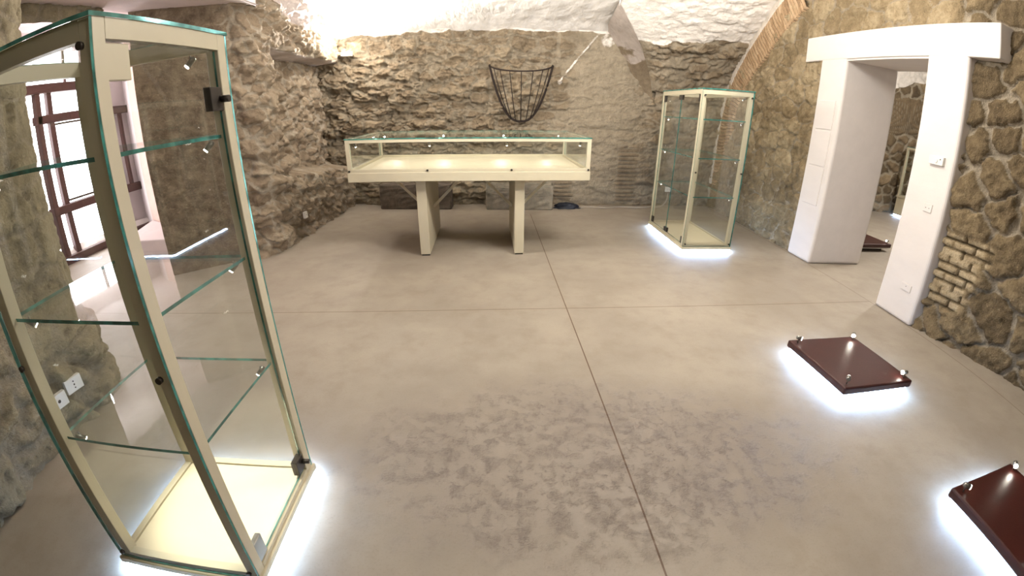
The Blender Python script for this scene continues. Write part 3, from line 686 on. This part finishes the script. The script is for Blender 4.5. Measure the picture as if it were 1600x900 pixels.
# ---- iron hay rack on the back wall
hr = thing('hay_rack', 'dark iron basket-shaped hay rack hanging on the back stone wall', 'hay rack', (.135, 7.95, 1.5))
def U_(t, d=0.):   # frame: t in -1..1, from left top round the bottom to right top
    return Vector((.535 * t, d, .915 * abs(t) ** 2.45))
ts = [i / 30 - 1 for i in range(61)]
B().tube([U_(k) for k in ts], .019, 8).build('wall_frame', M['iron'], hr)
def rim(a): return Vector((.53 * math.sin(a), -.30 * math.cos(a) - .0, .915 - .12 * math.cos(a)))
B().tube([rim(PI / 2 * (i / 20 - 1)) for i in range(41)], .012, 8).build('rim', M['iron'], hr)
for k in (-.86, -.66, -.36, 0, .36, .66, .86):
    a = rim(math.asin(k)); e = U_(k * .46); mid = Vector(((a.x + e.x) / 2 * 1.06, (a.y + e.y) / 2 - .07, (a.z + e.z) / 2 - .04))
    pts = [(1 - s) ** 2 * a + 2 * s * (1 - s) * mid + s * s * (e + Vector((0, -.01, 0))) for s in [i / 10 for i in range(11)]]
    B().tube(pts, .008, 6).build('bar', M['iron'], hr)
for s in (-1, 1):
    B().tube([(s * .53, .16, .905), (s * .53, -.02, .905)], .014, 8).build('wall_hook', M['iron'], hr)

# ---- stone blocks behind the table
def rough_box(name, label, cat, mat, x0, x1, y0, y1, z1, hollow=None, seed=0):
    b = B(); b.box(x0, x1, y0, y1, 0, z1)
    if hollow:
        b.bm.faces.ensure_lookup_table(); top = max(b.bm.faces, key=lambda f: f.calc_center_median().z)
        bmesh.ops.inset_region(b.bm, faces=[top], thickness=hollow); bmesh.ops.translate(b.bm, verts=list(top.verts), vec=(0, 0, -.22))
    b.bevel(.02, 2); bmesh.ops.subdivide_edges(b.bm, edges=[e for e in b.bm.edges if e.calc_length() > .08], cuts=7, use_grid_fill=True)
    rnd = random.Random(seed)
    for v in b.bm.verts:
        if v.co.z > .01: v.co += Vector((rnd.uniform(-1, 1), rnd.uniform(-1, 1), rnd.uniform(-1, 1))) * .008
    return tag(b.build(name, mat), label, cat)
rough_box('stone_block', 'dark rough stone block on the floor behind the left table leg', 'stone block', M['trough_dark'], -2.38, -1.1, 7.66, 7.93, .44, None, 1)
rough_box('stone_trough', 'pale hollowed stone trough on the floor behind the right table leg', 'trough', M['trough'], -.47, .72, 7.65, 7.93, .46, .07, 2)

# ---- blue bundle and cable along the back wall
S = Sheet(); a = np.linspace(0, 2 * PI, 41); z = np.linspace(0, 1, 12); A, Zz = np.meshgrid(a, z, indexing='ij')
rr = np.sqrt(np.clip(1 - Zz ** 2, 0, 1)) * (1 + 1.1 * (fbm(np.cos(A) * 2.2 + 5, np.sin(A) * 2.2 + Zz * 3, 3, 3) - .5))
S.grid(np.stack([.97 + .24 * rr * np.cos(A), 7.86 + .11 * rr * np.sin(A), .002 + .1 * Zz * (1 + .3 * (fbm(np.cos(A) * 3 + 4, np.sin(A) * 3, 9, 2) - .5))], -1))
tag(S.build('blue_bundle', M['blue'], kind=None), 'dark blue crumpled bundle lying on floor against the back wall', 'bundle')
pts = [(1.25, 7.86, .012), (1.4, 7.9, .012), (1.7, 7.84, .012), (2.0, 7.93, .012), (2.35, 7.88, .012), (2.6, 7.97, .012), (2.78, 8.0, .014), (2.9, 8.03, .1), (2.93, 8.05, .26)]
cu = []
for i in range(len(pts) - 1):
    p0, p1, p2, p3 = (Vector(pts[max(0, min(len(pts) - 1, j))]) for j in (i - 1, i, i + 1, i + 2))
    for k in range(8):
        s = k / 8; cu.append(.5 * ((2 * p1) + (p2 - p0) * s + (2 * p0 - 5 * p1 + 4 * p2 - p3) * s * s + (3 * p1 - p0 - 3 * p2 + p3) * s ** 3))
tag(B().tube(cu + [Vector(pts[-1])], .011, 8).build('power_cable', M['cable']), 'pale power cable running along the foot of the back wall', 'cable')

# ---- sockets, switch, thermostat
def plate(name, label, cat, loc, rz, w, h, holes, depth=.012, group=None, mat='white_trim'):
    """wall plate facing local -y"""
    t = thing(name, label, cat, loc, rz, group)
    B().box(-w / 2, w / 2, -depth, 0.02, -h / 2, h / 2).bevel(.003, 2).build('cover_plate', M[mat], t)
    for (x, z, r) in holes:
        B().tube([(x, -depth - .0015, z), (x, -depth + .004, z)], r, 10).build('socket_hole', M['black'], t)
    return t
G = 'white wall sockets'
plate('wall_socket', 'white wall plate with one square port, beside the three-pin socket, low on left pier', 'socket', (-2.665, 1.61, .285), PI / 2 - .09, .125, .092, [(0, 0, .011)], group=G)
plate('wall_socket', 'white three-pin wall socket, low on left pier, beside the passage opening', 'socket', (-2.69, 1.775, .30), PI / 2 - .15, .125, .092, [(0, 0, .006), (0, .022, .005), (0, -.022, .005)], group=G)
plate('wall_socket', 'small white socket low on the rubble wall left of the display table', 'socket', (-2.93, 5.88, .33), PI / 2, .085, .09, [(0, 0, .006)], group=G)
plate('wall_socket', 'white socket low on the back wall behind the double-door showcase', 'socket', (2.95, 8.12, .32), 0, .12, .09, [(-.02, 0, .006), (.02, 0, .006)], group=G)
th = plate('thermostat', 'white thermostat box high on the right jamb of the white doorway', 'thermostat', (3.74, 3.34, 1.53), -PI / 2, .17, .075, [(.05, .015, .006)], .03)
B().tube([(.005, -.031, -.003), (.005, -.037, -.003)], .017, 14).build('dial', M['white_trim'], th)
plate('wall_socket', 'flush white socket halfway up the right jamb, below the thermostat', 'socket', (3.74, 3.335, 1.10), -PI / 2, .10, .075, [(-.02, 0, .004), (.02, 0, .004)], .008, G, 'white_paint')
plate('wall_socket', 'flush white socket near the bottom of the right door jamb', 'socket', (3.74, 3.325, .33), -PI / 2, .13, .07, [(0, .01, .004)], .008, G, 'white_paint')

# ---- floodlight in the far left corner, washing the vault
fl = thing('floodlight', 'glaring floodlight high in the far left corner under the vault', 'lamp', (-2.80, 7.86, 2.60))
B().box(-.09, .09, -.05, .05, 0, .06).bevel(.01, 2).build('housing', M['white_trim'], fl)
B().box(-.08, .08, -.04, .04, .06, .068).build('lens', M['lamp'], fl)
B().bar((-.06, .03, .02), (-.3, .08, -.02), .03, .03).build('bracket', SD, fl)

# ================================================================== LIGHT
WARM = (1., .96, .905)
light('SPOT', 'flood_beam', (-2.72, 7.70, 2.72), 850, (1, .96, .90), aim=(-2.45, 7.0, 3.6), spot_size=2.7, spot_blend=.5, shadow_soft_size=.08)
for lp, ta, en in (((2.5, 3.2, 3.0), (1.0, 5.0, 4.0), 520), ((-2.4, 4.0, 2.75), (-.3, 5.2, 3.5), 520), ((2.6, -.6, 3.0), (1.6, .6, 4.1), 170), ((.2, 5.6, 2.7), (.3, 6.6, 3.3), 110), ((2.9, 5.4, 2.8), (2.6, 6.3, 3.6), 60)):
    light('SPOT', 'uplight', lp, en, WARM, aim=ta, spot_size=2.75, spot_blend=.8, shadow_soft_size=.15)
light('POINT', 'flood_glow', (-2.6, 7.45, 2.72), 48, (1, .95, .88), shadow_soft_size=.06)
light('POINT', 'room_lamp', (1.5, 3.2, 3.3), 225, WARM, shadow_soft_size=.3)
light('POINT', 'passage_fill', (-5.0, 3.5, 2.75), 75, (1., .95, .96), shadow_soft_size=.2)  # added fill to brighten the window alcove; no fixture hangs there
light('POINT', 'far_room_lamp', (7.0, 5.6, 2.8), 300, WARM, shadow_soft_size=.2)
wd = bpy.data.worlds.new('World'); sc.world = wd; wd.use_nodes = True; wd.node_tree.nodes['Background'].inputs[0].default_value = (0, 0, 0, 1)

# ================================================================== CAMERA (wide lens with barrel distortion)
cam = bpy.data.cameras.new('camera'); co = bpy.data.objects.new('camera', cam); C.objects.link(co); sc.camera = co
p, r = -.3995, .0054
fwd = Vector((0, math.cos(p), math.sin(p))); right = Vector((1, 0, 0)); up = right.cross(fwd)
r2 = right * math.cos(r) + up * math.sin(r); u2 = up * math.cos(r) - right * math.sin(r)
co.matrix_world = Matrix(((r2.x, u2.x, -fwd.x, 0), (r2.y, u2.y, -fwd.y, 0), (r2.z, u2.z, -fwd.z, 1.704), (0, 0, 0, 1)))
cam.type = 'PANO'; cam.panorama_type = 'FISHEYE_LENS_POLYNOMIAL'; cam.fisheye_fov = PI
cam.sensor_width = 36; cam.sensor_height = 20.25; cam.sensor_fit = 'HORIZONTAL'
cam.fisheye_polynomial_k0 = 0; cam.fisheye_polynomial_k1 = -0.06695815; cam.fisheye_polynomial_k2 = 0.00029096738; cam.fisheye_polynomial_k3 = 5.4845e-05; cam.fisheye_polynomial_k4 = -2.13195e-06
cam.clip_start = .05; cam.clip_end = 100

vs = sc.view_settings; vs.view_transform = 'Standard'; vs.look = 'None'; vs.gamma = 1; vs.use_curve_mapping = False; vs.exposure = 0.0
sc.cycles.transparent_max_bounces = 32; sc.cycles.max_bounces = 10; sc.cycles.diffuse_bounces = 5; sc.cycles.use_denoising = True
sc.cycles.caustics_reflective = False; sc.cycles.caustics_refractive = False; sc.cycles.sample_clamp_indirect = 6
